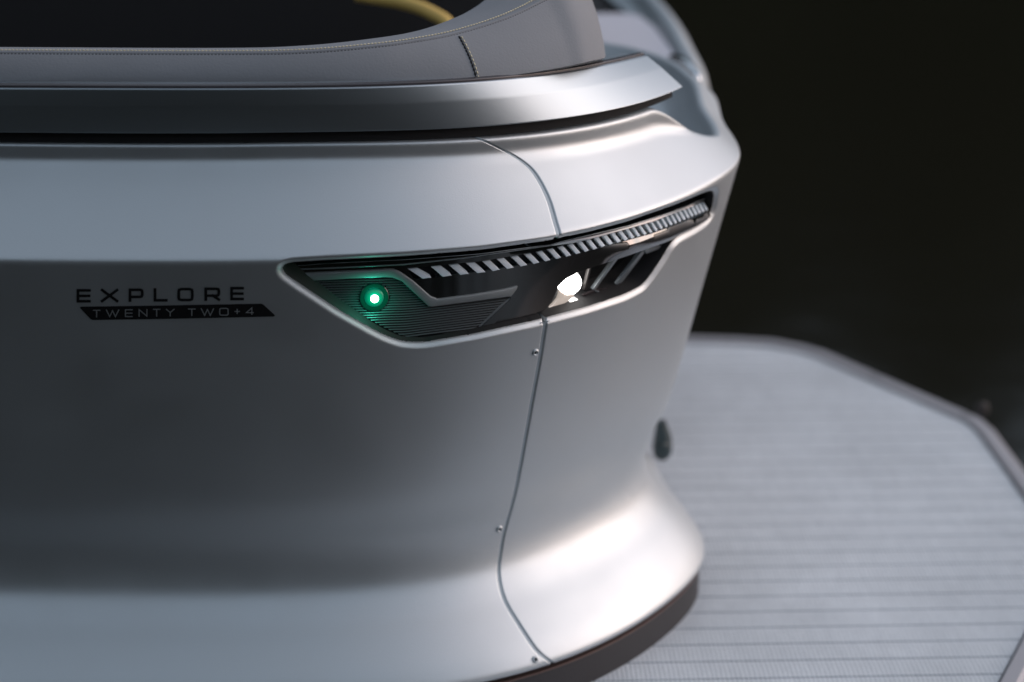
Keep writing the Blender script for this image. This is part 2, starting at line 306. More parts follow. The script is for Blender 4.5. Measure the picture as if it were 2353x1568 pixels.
# ------------------------------------------------------------------ hull panels
qlist = np.r_[np.arange(0, qz(.36), .0035), np.arange(qz(.36), QCREASE + .012, .0011), np.arange(QCREASE + .012, QMAX, .0025)]
def hull_panel(s0, s1, warp_left, warp_right, fine):
    """grid of s by q; the seam side follows the seam and rolls into the gap."""
    a, b, st = fine
    sl_ = np.r_[np.arange(s0, a, .012), np.arange(a, b, st), np.arange(b, s1, .008), s1]
    Sg, Qg = np.meshgrid(sl_, qlist, indexing='ij'); gap = .0017
    if warp_right:      # right end follows the seam
        wgt = sstep(Sg, s1 - .12, s1); Sg = Sg + wgt * (seam(Qg) - gap - s1)
        e = seam(Qg) - gap - Sg
    if warp_left:
        wgt = 1 - sstep(Sg, s0, s0 + .12); Sg = Sg + wgt * (seam(Qg) + gap - s0)
        e = Sg - seam(Qg) - gap
    dep = np.zeros_like(Sg); r = .0013; m = e < r; dep = np.where(m, r - np.sqrt(np.clip(r * r - (r - np.clip(e, 0, r)) ** 2, 0, None)), 0)
    pts = np.stack([Sg, Qg], -1).reshape(-1, 2); sd_ = np.full(len(pts), .5)
    near = (pts[:, 0] > OSQ[:, 0].min() - .03) & (pts[:, 0] < OSQ[:, 0].max() + .03) & (pts[:, 1] > OSQ[:, 1].min() - .03) & (pts[:, 1] < OSQ[:, 1].max() + .03)
    sd_[near] = sdf(pts[near], OSQ)
    sn = np.abs(sd_) < .00052; pts[sn] = closest(pts[sn], OSQ); sd_[sn] = 0      # rows of vertices lie exactly on the opening's edge
    sd_ = sd_.reshape(Sg.shape); Sg = pts[:, 0].reshape(Sg.shape); Qg = pts[:, 1].reshape(Sg.shape)
    fall = np.clip(sd_ / .0095, 0, 1)
    lip = .0055 * (1 - fall) ** 1.6 * (3 - 2 * (1 - fall)) / 1.0
    lip = .0038 * (1 - sstep(sd_, 0, .0072)); inner = np.clip(-sd_ / .0045, 0, 1); inner = inner ** .75 * .062
    dep = dep + lip
    P = surf(Sg, Qg, dep) - wall_n(Sg) * inner[..., None]
    # the free edge of the panel is folded inwards
    if warp_right: P = np.concatenate([P, surf(Sg[-1:], Qg[-1:], dep[-1:] + .008) - wall_n(Sg[-1:]) * inner[-1:][..., None]], 0)
    if warp_left: P = np.concatenate([surf(Sg[:1], Qg[:1], dep[:1] + .008) - wall_n(Sg[:1]) * inner[:1][..., None], P], 0)
    f = np.minimum(np.minimum(sd_[1:, 1:], sd_[:-1, 1:]), np.minimum(sd_[1:, :-1], sd_[:-1, :-1]))
    if warp_right: f = np.concatenate([f, f[-1:]], 0)
    if warp_left: f = np.concatenate([f[:1], f], 0)
    return P, f > -.00001
s_seam = float(np.mean(sv))
rec = []
P, msk = hull_panel(-1.25, s_seam, False, True, (OSQ[:, 0].min() - .02, s_seam, .0013))
link('side_panel', gridmesh('side_panel', P, msk), boat, M_SILVER); rec.append((P, ~msk))
P, msk = hull_panel(s_seam, 1.35, True, False, (s_seam, OSQ[:, 0].max() + .02, .0013))
link('bow_panel', gridmesh('bow_panel', P, msk), boat, M_SILVER); rec.append((P, ~msk))
# strip behind the seam
qs = np.linspace(.002, QMAX - .002, 300); P = np.stack([surf(seam(qs) + o_, qs, np.full_like(qs, .0013)) for o_ in (-.006, 0, .006)])
lampm = sdf(np.stack([seam(qs), qs], -1), OSQ) > .002
mk = np.stack([lampm[1:] & lampm[:-1]] * 2)
link('seam_gasket', gridmesh('seam_gasket', P, mk), boat, mat('grey_gasket', (.34, .40, .44), .45, .5))

# ------------------------------------------------------------------ headlight unit
lamp = D.objects.new('headlight', None); COL.objects.link(lamp); lamp.parent = boat
lamp['label'] = 'wide black light unit with green navigation light and lit white lamp'
bm_v = []
for k, (P, mk) in enumerate(rec):
    link('recess_shroud', gridmesh('recess_shroud', P, mk), lamp, M_DARK)

def inset(poly, d):
    n = len(poly); a = np.roll(poly, 1, 0); b = np.roll(poly, -1, 0); t = b - a; t /= (np.linalg.norm(t, axis=1)[:, None] + 1e-12)
    area = .5 * np.sum(poly[:, 0] * b[:, 1] - b[:, 0] * poly[:, 1]); nrm = np.stack([-t[:, 1], t[:, 0]], 1) * (1 if area > 0 else -1)
    return poly + nrm * d
def plate(name, sq, top, thick, m, parent, bevel=.0006, step=.004, holes=(), label=None, grid=.008):
    """solid plate lying on the lamp face: outline sq in (s, q), its face 'top' deeper than the lamp face."""
    sq = np.array(sq); top_f = top if callable(top) else (lambda s, q: top)
    r2 = inset(sq, bevel); verts = []; faces = []
    loops = [(sq, thick), (sq, bevel * .9), (inset(sq, bevel * .35), bevel * .3), (r2, 0.)]
    n = len(sq)
    for lp, dd in loops:
        for s, q in lp: verts.append(wsurf(np.float64(s), np.float64(q), float(lampdepth(s, q, top_f(s, q) + dd))))
    area = .5 * np.sum(sq[:, 0] * np.roll(sq, -1, 0)[:, 1] - np.roll(sq, -1, 0)[:, 0] * sq[:, 1])
    for k in range(len(loops) - 1):
        for i in range(n):
            j = (i + 1) % n; f = (k * n + i, k * n + j, (k + 1) * n + j, (k + 1) * n + i); faces.append(f if area > 0 else f[::-1])
    # face triangulated with interior points so that it follows the curve of the bow
    pts = [tuple(p) for p in r2]; lo, hi = r2.min(0), r2.max(0); gs = np.arange(lo[0] + grid * .5, hi[0], grid); gq = np.arange(lo[1] + grid * .5, hi[1], grid)
    cons = [(i, (i + 1) % n) for i in range(n)]
    hl = []
    for h in holes:
        h = np.array(h); b0 = len(pts); pts += [tuple(p) for p in h]; cons += [(b0 + i, b0 + (i + 1) % len(h)) for i in range(len(h))]; hl.append(h)
    if len(gs) * len(gq):
        G = np.stack(np.meshgrid(gs, gq), -1).reshape(-1, 2); k = sdf(G, r2) < -grid * .4
        for h in hl: k &= sdf(G, h) > grid * .3
        pts += [tuple(p) for p in G[k]]
    r = delaunay_2d_cdt([Vector(p) for p in pts], cons, [], 0, 1e-7)
    V = np.array([tuple(v) for v in r[0]]); T = np.array([f for f in r[2] if len(f) == 3]); c = V[T].mean(1)
    ok = sdf(c, r2) < 0
    for h in hl: ok &= sdf(c, h) > 0
    T = T[ok]; b0 = len(verts)
    for s, q in V: verts.append(wsurf(np.float64(s), np.float64(q), float(lampdepth(s, q, top_f(s, q)))))
    for t in T:
        (ax, ay), (bx, by), (cx, cy) = V[t]; ccw = (bx - ax) * (cy - ay) - (cx - ax) * (by - ay) > 0
        t = [b0 + int(i) for i in t]; faces.append(t if ccw else t[::-1])
    for h in hl:     # hole walls
        b1 = len(verts); k = len(h)
        for dd in (0., min(thick, .0035)):
            for s, q in h: verts.append(wsurf(np.float64(s), np.float64(q), float(lampdepth(s, q, top_f(s, q) + dd))))
        for i in range(k): faces.append((b1 + i, b1 + (i + 1) % k, b1 + k + (i + 1) % k, b1 + k + i))
    return verts, faces, (name, m, parent, label)
def finish(p, smooth=True, ang=35):
    verts, faces, (name, m, parent, label) = p; me = mesh(name, verts, faces); o = link(name, me, parent, m, smooth, label)
    import bmesh
    b = bmesh.new(); b.from_mesh(me); bmesh.ops.remove_doubles(b, verts=b.verts, dist=2e-6); bmesh.ops.recalc_face_normals(b, faces=b.faces)
    for e in b.edges:
        if len(e.link_faces) == 2 and e.calc_face_angle(0) > math.radians(ang): e.smooth = False
    b.to_mesh(me); b.free(); return o
ld = lambda s, q: lampdepth(s, q)
def px_outline(pts, step=5, sm=1, extra=0.): return inv(smooth_closed(densify(pts, step), sm), lambda s, q: lampdepth(s, q, extra))
Z1 = lambda x, y: ((x / 1.96 + 1000) * .57446, (y / 1.96 + 650) * .57446)      # readings taken from enlargements of the photograph
Z2 = lambda x, y: ((x / 1.96 + 1900) * .57446, (y / 1.96 + 650) * .57446)
Z4 = lambda x, y: ((x / 2.941 + 2000) * .57446, (y / 2.941 + 950) * .57446)
Z5 = lambda x, y: ((x / 3.9217 + 1900) * .57446, (y / 3.9217 + 1080) * .57446)

# window of the projector pocket
WIN = [(1333, 624), (1370, 612), (1440, 589), (1500, 568), (1560, 546), (1552, 561), (1527, 598), (1502, 631), (1483, 652), (1446, 670), (1390, 688), (1330, 708), (1262, 727), (1236, 731), (1240, 722), (1262, 704), (1276, 676), (1283, 657), (1302, 640)]
WSQ = px_outline(WIN, 7, 1)
base_out = inset(smooth_closed(inv(smooth_closed(densify(OUT, 6), 3), ld), 1), .0012)
BAND_T = [(935, 617), (1112, 600), (1237, 578), (1370, 546), (1456, 522), (1499, 509.5), (1560, 486), (1633, 456), (1641, 455), (1640, 470)]
BAND_B = [(1632, 484), (1600, 499), (1560, 515), (1499, 537), (1456, 549), (1370, 573), (1237, 603), (1112, 623), (960, 643), (950, 640)]
TSQ = px_outline(BAND_T + BAND_B, 8, 0)
RIBP = [(700, 646), (800, 641), (884, 638), (903, 639), (922, 646), (985, 704), (1000, 703), (1177, 681), (1172, 690), (1100, 757), (1020, 768), (950, 777), (926, 774), (880, 752), (790, 703)]
RSQ = px_outline(RIBP, 8, 1)
finish(plate('housing', base_out, 0., .03, M_BLACK, lamp, bevel=.0016, holes=[WSQ, TSQ, RSQ], grid=.006))
# floors behind the openings
def floor(name, sq, dep, m, parent=None):
    return finish(plate(name, inset(sq, -.0015), dep, .002, m, parent or lamp, bevel=.0002, grid=.006))
floor('pocket_floor', WSQ, .028, M_BLACK)
floor('louvre_channel', TSQ, .0065, M_SATINBLACK)
floor('rib_panel', RSQ, .0023, M_DARK)
# clear cover glass sitting over the right part is the gloss of the housing itself

# grey trim strips
BAR = [(684, 632.5), (689, 629.5), (760, 626), (840, 622.5), (895, 619.8), (905, 620.3), (919, 625.5), (944, 643), (950, 647), (990.7, 682.7), (1006, 688.5), (1085, 678.5), (1161, 665.5), (1190, 658), (1188.6, 665),
       (1175.5, 682), (1085, 694), (993.8, 705.7), (985, 705), (923.4, 647), (903, 639.2), (885, 638), (800, 641.5), (709, 647)]
def px_sharp(pts, step, extra=0.): return inv(densify(pts, step), lambda s, q: lampdepth(s, q, extra))
finish(plate('trim_strip', px_sharp(BAR, 6, -.0022), -.0022, .006, M_GREYTRIM, lamp, bevel=.0008, grid=.006))
LEG = [(1190, 661), (1206, 655), (1219, 650), (1218, 659), (1170, 707), (1127, 750.5), (1110, 755), (1094, 758.5), (1110, 741), (1150, 702), (1178, 680)]
finish(plate('trim_strip', px_sharp(LEG, 6, .0008), .0008, .006, mat('dark_grey_trim', (.17, .18, .19), .4, .8), lamp, bevel=.0008, grid=.006))
# ribs: each a thin bar across the panel, interrupted round the green light
nav_c = inv([(860, 685)], ld)[0]; NAV_R = .0148
rib_n = 24
rib_px = np.array(RIBP, float)
for k in range(rib_n):
    v = (k + .5) / rib_n
    xs = np.arange(690, 1190, 1.)
    y0 = np.interp(xs, [690, 903, 960, 1190], [647, 640, 639, 612]); y1 = np.interp(xs, [690, 930, 1190], [784, 777, 744])
    ys = y0 + (y1 - y0) * v
    ins = sdf(np.stack([xs, ys], 1), rib_px) < 2.5
    runs = []; cur = []
    for x, y, i in zip(xs, ys, ins):
        if i: cur.append((x, y))
        elif cur: runs.append(cur); cur = []
    if cur: runs.append(cur)
    segs = []
    for r_ in runs:
        if len(r_) < 3: continue
        r_ = r_[::5] + [r_[-1]]; c = inv(r_, lambda s, q: lampdepth(s, q, .001)); d = np.hypot(c[:, 0] - nav_c[0], c[:, 1] - nav_c[1]) > NAV_R - .0008
        cur = []
        for p_, kk in zip(c, d):
            if kk: cur.append(p_)
            elif len(cur) > 2: segs.append(np.array(cur)); cur = []
            else: cur = []
        if len(cur) > 2: segs.append(np.array(cur))
    for c in segs:
        V = []; Fc = []
        n = len(c); b0 = len(V); hw = .00038
        for s, q in c:
            for dq, dd in ((-hw * 1.3, .0024), (-hw, .0010), (0, .0006), (hw * .9, .0009), (hw * 1.2, .0024)):
                V.append(wsurf(np.float64(s), np.float64(q + dq), float(lampdepth(s, q + dq, dd))))
        for i in range(n - 1):
            for j in range(4): Fc.append((b0 + i * 5 + j, b0 + (i + 1) * 5 + j, b0 + (i + 1) * 5 + j + 1, b0 + i * 5 + j + 1))
        for e in (0, n - 1): Fc.append(tuple(b0 + e * 5 + j for j in range(5)))
        finish((V, Fc, ('rib', M_RIB, lamp, None)), ang=50)

RL = densify([Z1(262, 868), Z1(272, 852), Z1(300, 842), Z1(600, 832), Z1(1200, 802), Z1(1700, 748), Z1(2350, 652), Z2(650, 630), Z2(1200, 500), Z2(1600, 375), Z2(1830, 275)], 14, False)
RLc = inv(RL, lambda s, q: lampdepth(s, q, -.0004)); V = []; Fc = []
for i_, (s, q) in enumerate(RLc):
    t_ = RLc[min(i_ + 1, len(RLc) - 1)] - RLc[max(i_ - 1, 0)]; t_ /= np.hypot(*t_)
    for k in range(8):
        an = k * math.pi / 4; o_ = .0008 * math.cos(an); V.append(wsurf(np.float64(s - t_[1] * o_), np.float64(q + t_[0] * o_), float(lampdepth(s, q, -.0002 + .0008 * math.sin(an)))))
for i_ in range(len(RLc) - 1):
    for k in range(8): Fc.append((i_ * 8 + k, i_ * 8 + (k + 1) % 8, (i_ + 1) * 8 + (k + 1) % 8, (i_ + 1) * 8 + k))
finish((V, Fc, ('rim_highlight_bead', mat('rim_highlight_grey', (.30, .33, .35), .3, .6), lamp, None)), ang=80)  # grey bead paints in the edge highlight of the black housing rim

# toothed daylight strip
TX = [943.8, 993.7, 1034.7, 1074.3, 1112.4, 1146, 1178.3, 1209, 1237, 1262.5, 1287, 1310, 1331.5, 1351.5, 1370.5, 1389, 1407.5, 1425, 1441.5, 1456.5, 1471, 1485.5, 1499, 1511, 1523, 1534, 1545, 1555, 1565, 1575, 1584, 1593, 1602, 1610, 1618, 1626]
tyt = lambda x: np.interp(x, [944, 1112, 1179.5, 1237, 1310, 1370, 1456, 1499, 1560, 1633], [620.5, 603.5, 593, 581.5, 565, 549.5, 525.5, 513, 490, 461])
tyh = lambda x: np.interp(x, [944, 1112, 1264, 1400, 1500, 1633], [20.5, 20.5, 20.5, 19.5, 19, 17])
for i, x in enumerate(TX):
    sp_ = (TX[i + 1] - x) if i + 1 < len(TX) else 8.; sp_ = 45 if i == 0 else sp_
    wd = sp_ * (.50 if x < 1450 else .42); sh = sp_ * .60; x -= 2 if i else 14
    if i == 0: x, wd, sh = 938, 19, 33
    hh = tyh(x)
    q4 = [(x, tyt(x)), (x + wd, tyt(x + wd) - .5), (x + wd + sh, tyt(x + wd + sh) + hh), (x + sh, tyt(x + sh) + hh + 1)]
    c4 = inv(densify(q4, max(3., hh / 3)), lambda s, q: lampdepth(s, q, .0012)); n = len(c4)
    area = .5 * np.sum(c4[:, 0] * np.roll(c4, -1, 0)[:, 1] - np.roll(c4, -1, 0)[:, 0] * c4[:, 1]); qc = c4[:, 1].mean()
    V = []; Fc = []
    for lp, dd in ((c4, .0064), (c4, .0012), (inset(c4, .0005), .0007)):
        for s, q in lp: V.append(wsurf(np.float64(s), np.float64(q), float(lampdepth(s, q, dd - (.0016 * np.clip((qc - q) / .004, -1, 1) if dd < .005 else 0)))))
    for kx in range(2):
        for a in range(n): Fc.append((kx * n + a, kx * n + (a + 1) % n, (kx + 1) * n + (a + 1) % n, (kx + 1) * n + a))
    Fc.append(tuple(range(2 * n, 3 * n)))
    finish((V, Fc, ('light_tooth', M_TOOTH, lamp, None)))
    # small dark wedge in the gap to the left of the tooth
    if i and x < 1500:
        g4 = [(x - sp_ * .10 + sh * .25, tyt(x) + hh * .45), (x + sh * .62, tyt(x) + hh * .55), (x + sh * .98, tyt(x + sh) + hh * .98), (x - sp_ * .42 + sh, tyt(x) + hh * 1.02)]
        c4 = inv(densify(g4, 5), lambda s, q: lampdepth(s, q, .003)); n = len(c4); V = []; Fc = []
        for lp, dd in ((c4, .0066), (inset(c4, .0012), .0036)):
            for s, q in lp: V.append(wsurf(np.float64(s), np.float64(q), float(lampdepth(s, q, dd))))
        for a in range(n): Fc.append((a, (a + 1) % n, n + (a + 1) % n, n + a))
        Fc.append(tuple(range(n, 2 * n))); finish((V, Fc, ('louvre_wedge', M_WEDGE, lamp, None)))

# green navigation light
def frame_at(s, q, extra):
    c = wsurf(np.float64(s), np.float64(q), float(lampdepth(s, q, extra))); e = 1e-3
    a = wsurf(np.float64(s + e), np.float64(q), float(lampdepth(s + e, q, extra))) - c; b = wsurf(np.float64(s), np.float64(q + e), float(lampdepth(s, q + e, extra))) - c
    n = np.cross(a, b); n /= np.linalg.norm(n); a /= np.linalg.norm(a); b = np.cross(n, a); return c, a, b, n
def lathe(name, c, a, b, n, pr, m, parent, seg_=48, label=None):
    V = []; Fc = []
    for r, h in pr:
        for i in range(seg_):
            t = 2 * math.pi * i / seg_; V.append(c + a * r * math.cos(t) + b * r * math.sin(t) + n * h)
    k = len(pr)
    for j in range(k - 1):
        for i in range(seg_): Fc.append((j * seg_ + i, j * seg_ + (i + 1) % seg_, (j + 1) * seg_ + (i + 1) % seg_, (j + 1) * seg_ + i))
    Fc.append(tuple(range((k - 1) * seg_, k * seg_))); return finish((V, Fc, (name, m, parent, label)), ang=40)
c, a, b, n = frame_at(*nav_c, 0.0012)
lathe('nav_light_base', c, a, b, n, [(NAV_R, -.004), (NAV_R, .0005), (NAV_R - .0008, .0012), (.0105, .0012), (.0102, .0006)], M_GREENRING, lamp, label='green tinted disc round the lit green light')
dome = [(.0098, .0006)] + [(.0098 * math.cos(t), .0006 + .0035 * math.sin(t)) for t in np.linspace(.1, 1.35, 8)]
c2, a2, b2, n2 = c, a, b, n
lathe('nav_light_dome', c, a, b, n, dome, M_GREENDOME, lamp, label='glowing green dome')
lathe('nav_light_glow', c + n * .0012, a, b, n, [(.0058, 0)] + [(.0058 * math.cos(t), .0034 * math.sin(t)) for t in np.linspace(.2, 1.4, 6)], mat('green_led_glow', (.1, .9, .6), .3, emit=((.0, .95, .58), 1.0)), lamp)
cc = c + n * .0036 - b * .0004
lathe('nav_light_core', cc, a, b, n, [(.0040, 0)] + [(.0040 * math.cos(t), .0028 * math.sin(t)) for t in np.linspace(.2, 1.4, 6)], M_GREENCORE, lamp, label='white-hot centre of the green light')
pl = D.lights.new('green_light', 'POINT'); pl.energy = .042; pl.color = (.02, 1, .62); pl.shadow_soft_size = .006
po = D.objects.new('green_light', pl); COL.objects.link(po); po.location = c + n * .010; po.parent = boat

# projector pocket: fins, reflectors, LED
def prism(name, pts3, thick, m, nvec, parent, label=None):
    pts3 = [np.array(p) for p in pts3]; n = len(pts3); V = pts3 + [p - nvec * thick for p in pts3]
    Fc = [tuple(range(n)), tuple(range(2 * n - 1, n - 1, -1))] + [(i, (i + 1) % n, n + (i + 1) % n, n + i) for i in range(n)]
    return finish((V, Fc, (name, m, parent, label)))
def lp(px, py, extra):
    s, q = inv([(px, py)], lambda s, q: lampdepth(s, q, extra))[0]; return wsurf(np.float64(s), np.float64(q), float(lampdepth(s, q, extra)))
_, _, _, NW = frame_at(*inv([(1400, 650)], ld)[0], 0)
def lens_plate(name, pts, e, thick, m, label=None, step=5):
    return finish(plate(name, px_sharp(pts, step, e), e, thick, m, lamp, bevel=.0004, grid=.005, label=label))
def fin(p0, p1, wpx, e0, e1, m, deep=.004, label=None):
    (x0, y0), (x1, y1) = p0, p1
    lens_plate('pocket_fin', [(x0 - wpx / 2, y0), (x0 + wpx / 2, y0), (x1 + wpx / 2, y1), (x1 - wpx / 2, y1)], .5 * (e0 + e1), deep, m, label)
MF = mat('fin_grey', (.30, .34, .37), .35, .5); MF2 = mat('fin_dark', (.05, .045, .045), .4, .4)
fin(Z2(905, 832), Z2(864, 1002), 4, .010, .012, MF2)
fin(Z2(1112, 755), Z2(936, 996), 6.5, .006, .010, MF)
fin(Z2(1322, 700), Z2(1120, 968), 9, .004, .008, MF)
fin(Z2(1488, 655), Z2(1280, 938), 6, .004, .006, MF)
lens_plate('pocket_fin', [Z2(1325, 690), Z2(1490, 648), Z2(1480, 668), Z2(1345, 718)], .005, .003, MF)
lens_plate('pocket_shelf', [Z2(850, 1040), Z2(935, 1005), Z2(1120, 975), Z2(1290, 945), Z2(1300, 965), Z2(1190, 1010), Z2(1010, 1080), Z2(850, 1130)], .0055, .002, mat('smoked_reflector', (.10, .085, .09), .18, .7))
for p0, p1 in ((Z2(945, 1008), Z2(1030, 1042)), (Z2(1128, 978), Z2(1188, 1002))):
    lens_plate('pocket_fin', [(p0[0], p0[1] - 2), (p1[0], p1[1] - 2), (p1[0], p1[1] + 2), (p0[0], p0[1] + 2)], .0048, .002, MF)
led = [Z5(1380, 175), Z5(1450, 130), Z5(1530, 85), Z5(1600, 55), Z5(1635, 90), Z5(1668, 160), Z5(1672, 230), Z5(1650, 290), Z5(1600, 345), Z5(1540, 390), Z5(1430, 395), Z5(1345, 320), Z5(1335, 270), Z5(1350, 215)]
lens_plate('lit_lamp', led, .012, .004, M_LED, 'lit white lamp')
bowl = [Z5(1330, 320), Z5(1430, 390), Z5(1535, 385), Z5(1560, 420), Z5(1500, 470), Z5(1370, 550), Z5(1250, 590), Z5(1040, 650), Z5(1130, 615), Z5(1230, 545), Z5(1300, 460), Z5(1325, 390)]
lens_plate('reflector_bowl', bowl, .0045, .003, mat('glowing_reflector', (.8, .72, .66), .25, .9, emit=((1, .86, .76), .35)))  # the bowl's own emission paints the lamp light it would reflect
led_refl = [Z5(1420, 580), Z5(1450, 540), Z5(1520, 490), Z5(1580, 450), Z5(1640, 480), Z5(1680, 540), Z5(1600, 580), Z5(1540, 625), Z5(1450, 645), Z5(1400, 640)]
lens_plate('lamp_reflection_patch', led_refl, .0035, .003, M_LEDREFL, 'glowing patch standing in for the lower reflection of the lit lamp')  # emissive plate painted in for the lamp's mirror image in the ledge
lens_plate('glass_ledge', [Z5(995, 730), Z5(1000, 690), Z5(1030, 668), Z5(1200, 615), Z5(1350, 570), Z5(1360, 600), Z5(1400, 635), Z5(1200, 690)], .004, .002, mat('smoked_ledge', (.25, .27, .28), .12, .8))
# lines of light along the foot of the lens
wl = D.lights.new('white_lamp_light', 'POINT'); wl.energy = .02; wl.color = (1, .95, .9); wl.shadow_soft_size = .008
wo = D.objects.new('white_lamp_light', wl); COL.objects.link(wo); wo.location = lp(1310, 660, .006); wo.parent = boat

# ------------------------------------------------------------------ lettering
T5 = lambda x, y: ((x / 2.353 + 200) * .57446, (y / 2.353 + 1050) * .57446)
GL = {  # strokes in a 0..1 box, y down
 'E': [[(1, 0), (0, 0), (0, 1), (1, 1)], [(0, .5), (.97, .5)]], 'X': [[(0, 0), (1, 1)], [(1, 0), (0, 1)]],
 'P': [[(0, 1), (0, 0), (.82, 0), (.96, .06), (1, .2), (1, .46), (.95, .62), (.8, .66), (0, .66)]],
 'L': [[(0, 0), (0, 1), (1, 1)]], 'O': [[(.2, 0), (.8, 0), (.96, .06), (1, .24), (1, .76), (.96, .94), (.8, 1), (.2, 1), (.04, .94), (0, .76), (0, .24), (.04, .06), (.2, 0)]],
 'R': [[(0, 1), (0, 0), (.82, 0), (.96, .06), (1, .2), (1, .44), (.95, .6), (.8, .64), (0, .64)], [(.55, .64), (1, 1)]],
 'T': [[(0, 0), (1, 0)], [(.5, 0), (.5, 1)]], 'W': [[(0, 0), (.27, 1), (.5, .1), (.73, 1), (1, 0)]], 'N': [[(0, 1), (0, 0), (1, 1), (1, 0)]],
 'Y': [[(0, 0), (.5, .5), (1, 0)], [(.5, .5), (.5, 1)]], '+': [[(.5, 0), (.5, 1)], [(0, .5), (1, .5)]], '4': [[(.8, 1), (.8, 0), (0, .74), (1, .74)]]}
def hull_px(pts, off):
    c = inv(pts); return [surf(np.float64(s), np.float64(q), -off) for s, q in c]
def stroke_mesh(glyphs, wx, wy, off, thick=.0002):
    """strokes (pixel widths) as thin raised film on the hull."""
    V = []; Fc = []
    for g, (x0, x1, yt, yb) in glyphs:
        for st in GL[g]:
            ax = x0 + wx / 2, x1 - wx / 2; ay = yt + wy / 2, yb - wy / 2
            pts = np.array([(ax[0] + (ax[1] - ax[0]) * u, ay[0] + (ay[1] - ay[0]) * v) for u, v in st])
            closed = np.allclose(pts[0], pts[-1]) and len(pts) > 3
            L, R = [], []
            for i in range(len(pts)):
                d0 = pts[i] - pts[i - 1] if i > 0 else (pts[-1] - pts[-2] if closed else pts[1] - pts[0])
                d1 = pts[i + 1] - pts[i] if i < len(pts) - 1 else (pts[1] - pts[0] if closed else d0)
                d0 = d0 / np.hypot(*d0); d1 = d1 / np.hypot(*d1); n0 = np.array([-d0[1], d0[0]]); n1 = np.array([-d1[1], d1[0]])
                nm = n0 + n1; nm /= np.hypot(*nm); k = 1 / max(.45, nm @ n0)
                horiz = abs(nm[1]); hwid = .5 * math.hypot(wx * nm[0], wy * nm[1])
                p = pts[i].copy()
                if not closed and i == 0: p = p - d1 * (.5 * math.hypot(wx * d1[0], wy * d1[1]))
                if not closed and i == len(pts) - 1: p = p + d0 * (.5 * math.hypot(wx * d0[0], wy * d0[1]))
                L.append(p + nm * hwid * k); R.append(p - nm * hwid * k)
            A = hull_px([tuple(T5(*p)) for p in L], off); B = hull_px([tuple(T5(*p)) for p in R], off); b0 = len(V); n = len(A)
            V += A + B
            for i in range(n - 1): Fc.append((b0 + i, b0 + i + 1, b0 + n + i + 1, b0 + n + i))
            off += 1.2e-5
    return V, Fc
def flat(name, V, Fc, m, parent, label=None):
    return link(name, mesh(name, V, Fc), parent, m, False, label)
big = [('E', (250, 385, 250, 377)), ('X', (478, 645, 247, 375)), ('P', (740, 882, 244, 371)), ('L', (975, 1108, 241, 368)), ('O', (1198, 1353, 238, 365)), ('R', (1453, 1603, 235, 361)), ('E', (1696, 1826, 229, 356))]
sml = [('T', (405, 475, 443, 514)), ('W', (527, 653, 440, 512)), ('E', (706, 780, 438, 511)), ('N', (835, 918, 436, 508)), ('T', (970, 1040, 434, 506)), ('Y', (1092, 1173, 434, 504)), ('T', (1300, 1371, 431, 501)),
       ('W', (1420, 1545, 428, 500)), ('O', (1593, 1682, 425, 498)), ('+', (1737, 1788, 434, 482)), ('4', (1843, 1918, 420, 490))]
badge = D.objects.new('name_decal', None); COL.objects.link(badge); badge.parent = boat; badge['label'] = 'black EXPLORE TWENTY TWO+4 lettering'
for g in big: V, Fc = stroke_mesh([g], 27, 25, .0004); flat('letter', V, Fc, M_DECAL, badge)
bp_ = smooth_closed(densify([(278, 424), (286, 416), (1000, 406), (1988, 388), (2003, 391), (2121, 499), (2114, 509), (1200, 529), (402, 542), (386, 538)], 14), 1)
bs = inv([T5(*p) for p in bp_]); V = [surf(np.float64(s), np.float64(q), -.0003) for s, q in bs]
# triangulated with inner points so that it hugs the hull
G = np.stack(np.meshgrid(np.linspace(bs[:, 0].min(), bs[:, 0].max(), 40), np.linspace(bs[:, 1].min(), bs[:, 1].max(), 8)), -1).reshape(-1, 2); G = G[sdf(G, bs) < -.0005]
r = delaunay_2d_cdt([Vector(p) for p in np.vstack([bs, G])], [(i, (i + 1) % len(bs)) for i in range(len(bs))], [], 1, 1e-7)
flat('decal_bar', [surf(np.float64(v.x), np.float64(v.y), -.0003) for v in r[0]], [f for f in r[2]], M_DECAL, badge)
M_KNOCK = mat('silver_vinyl', (.575, .61, .63), .48, .84)
for g in sml: V, Fc = stroke_mesh([g], 10, 9, .0008); flat('letter', V, Fc, M_KNOCK, badge)

# ------------------------------------------------------------------ screws beside the seam
proto = None
for x, y in ((1230, 810), (1147, 1216), (1230, 1516)):
    s, q = inv([(x, y)])[0]; c = surf(np.float64(s), np.float64(q)); e = 1e-3
    a = surf(np.float64(s + e), np.float64(q)) - c; b = surf(np.float64(s), np.float64(q + e)) - c; n = np.cross(a, b); n /= np.linalg.norm(n); a /= np.linalg.norm(a); b = np.cross(n, a)
    lathe('screw', c, a, b, n, [(.0040, -.0005), (.0040, .0010), (.0034, .0017), (.0024, .0019), (.0018, .0013), (.0015, .0002)], M_SILVER, boat, 24)
    lathe('screw_socket', c, a, b, n, [(.0015, .0004), (.0008, .0005)], M_DARK, boat, 12)

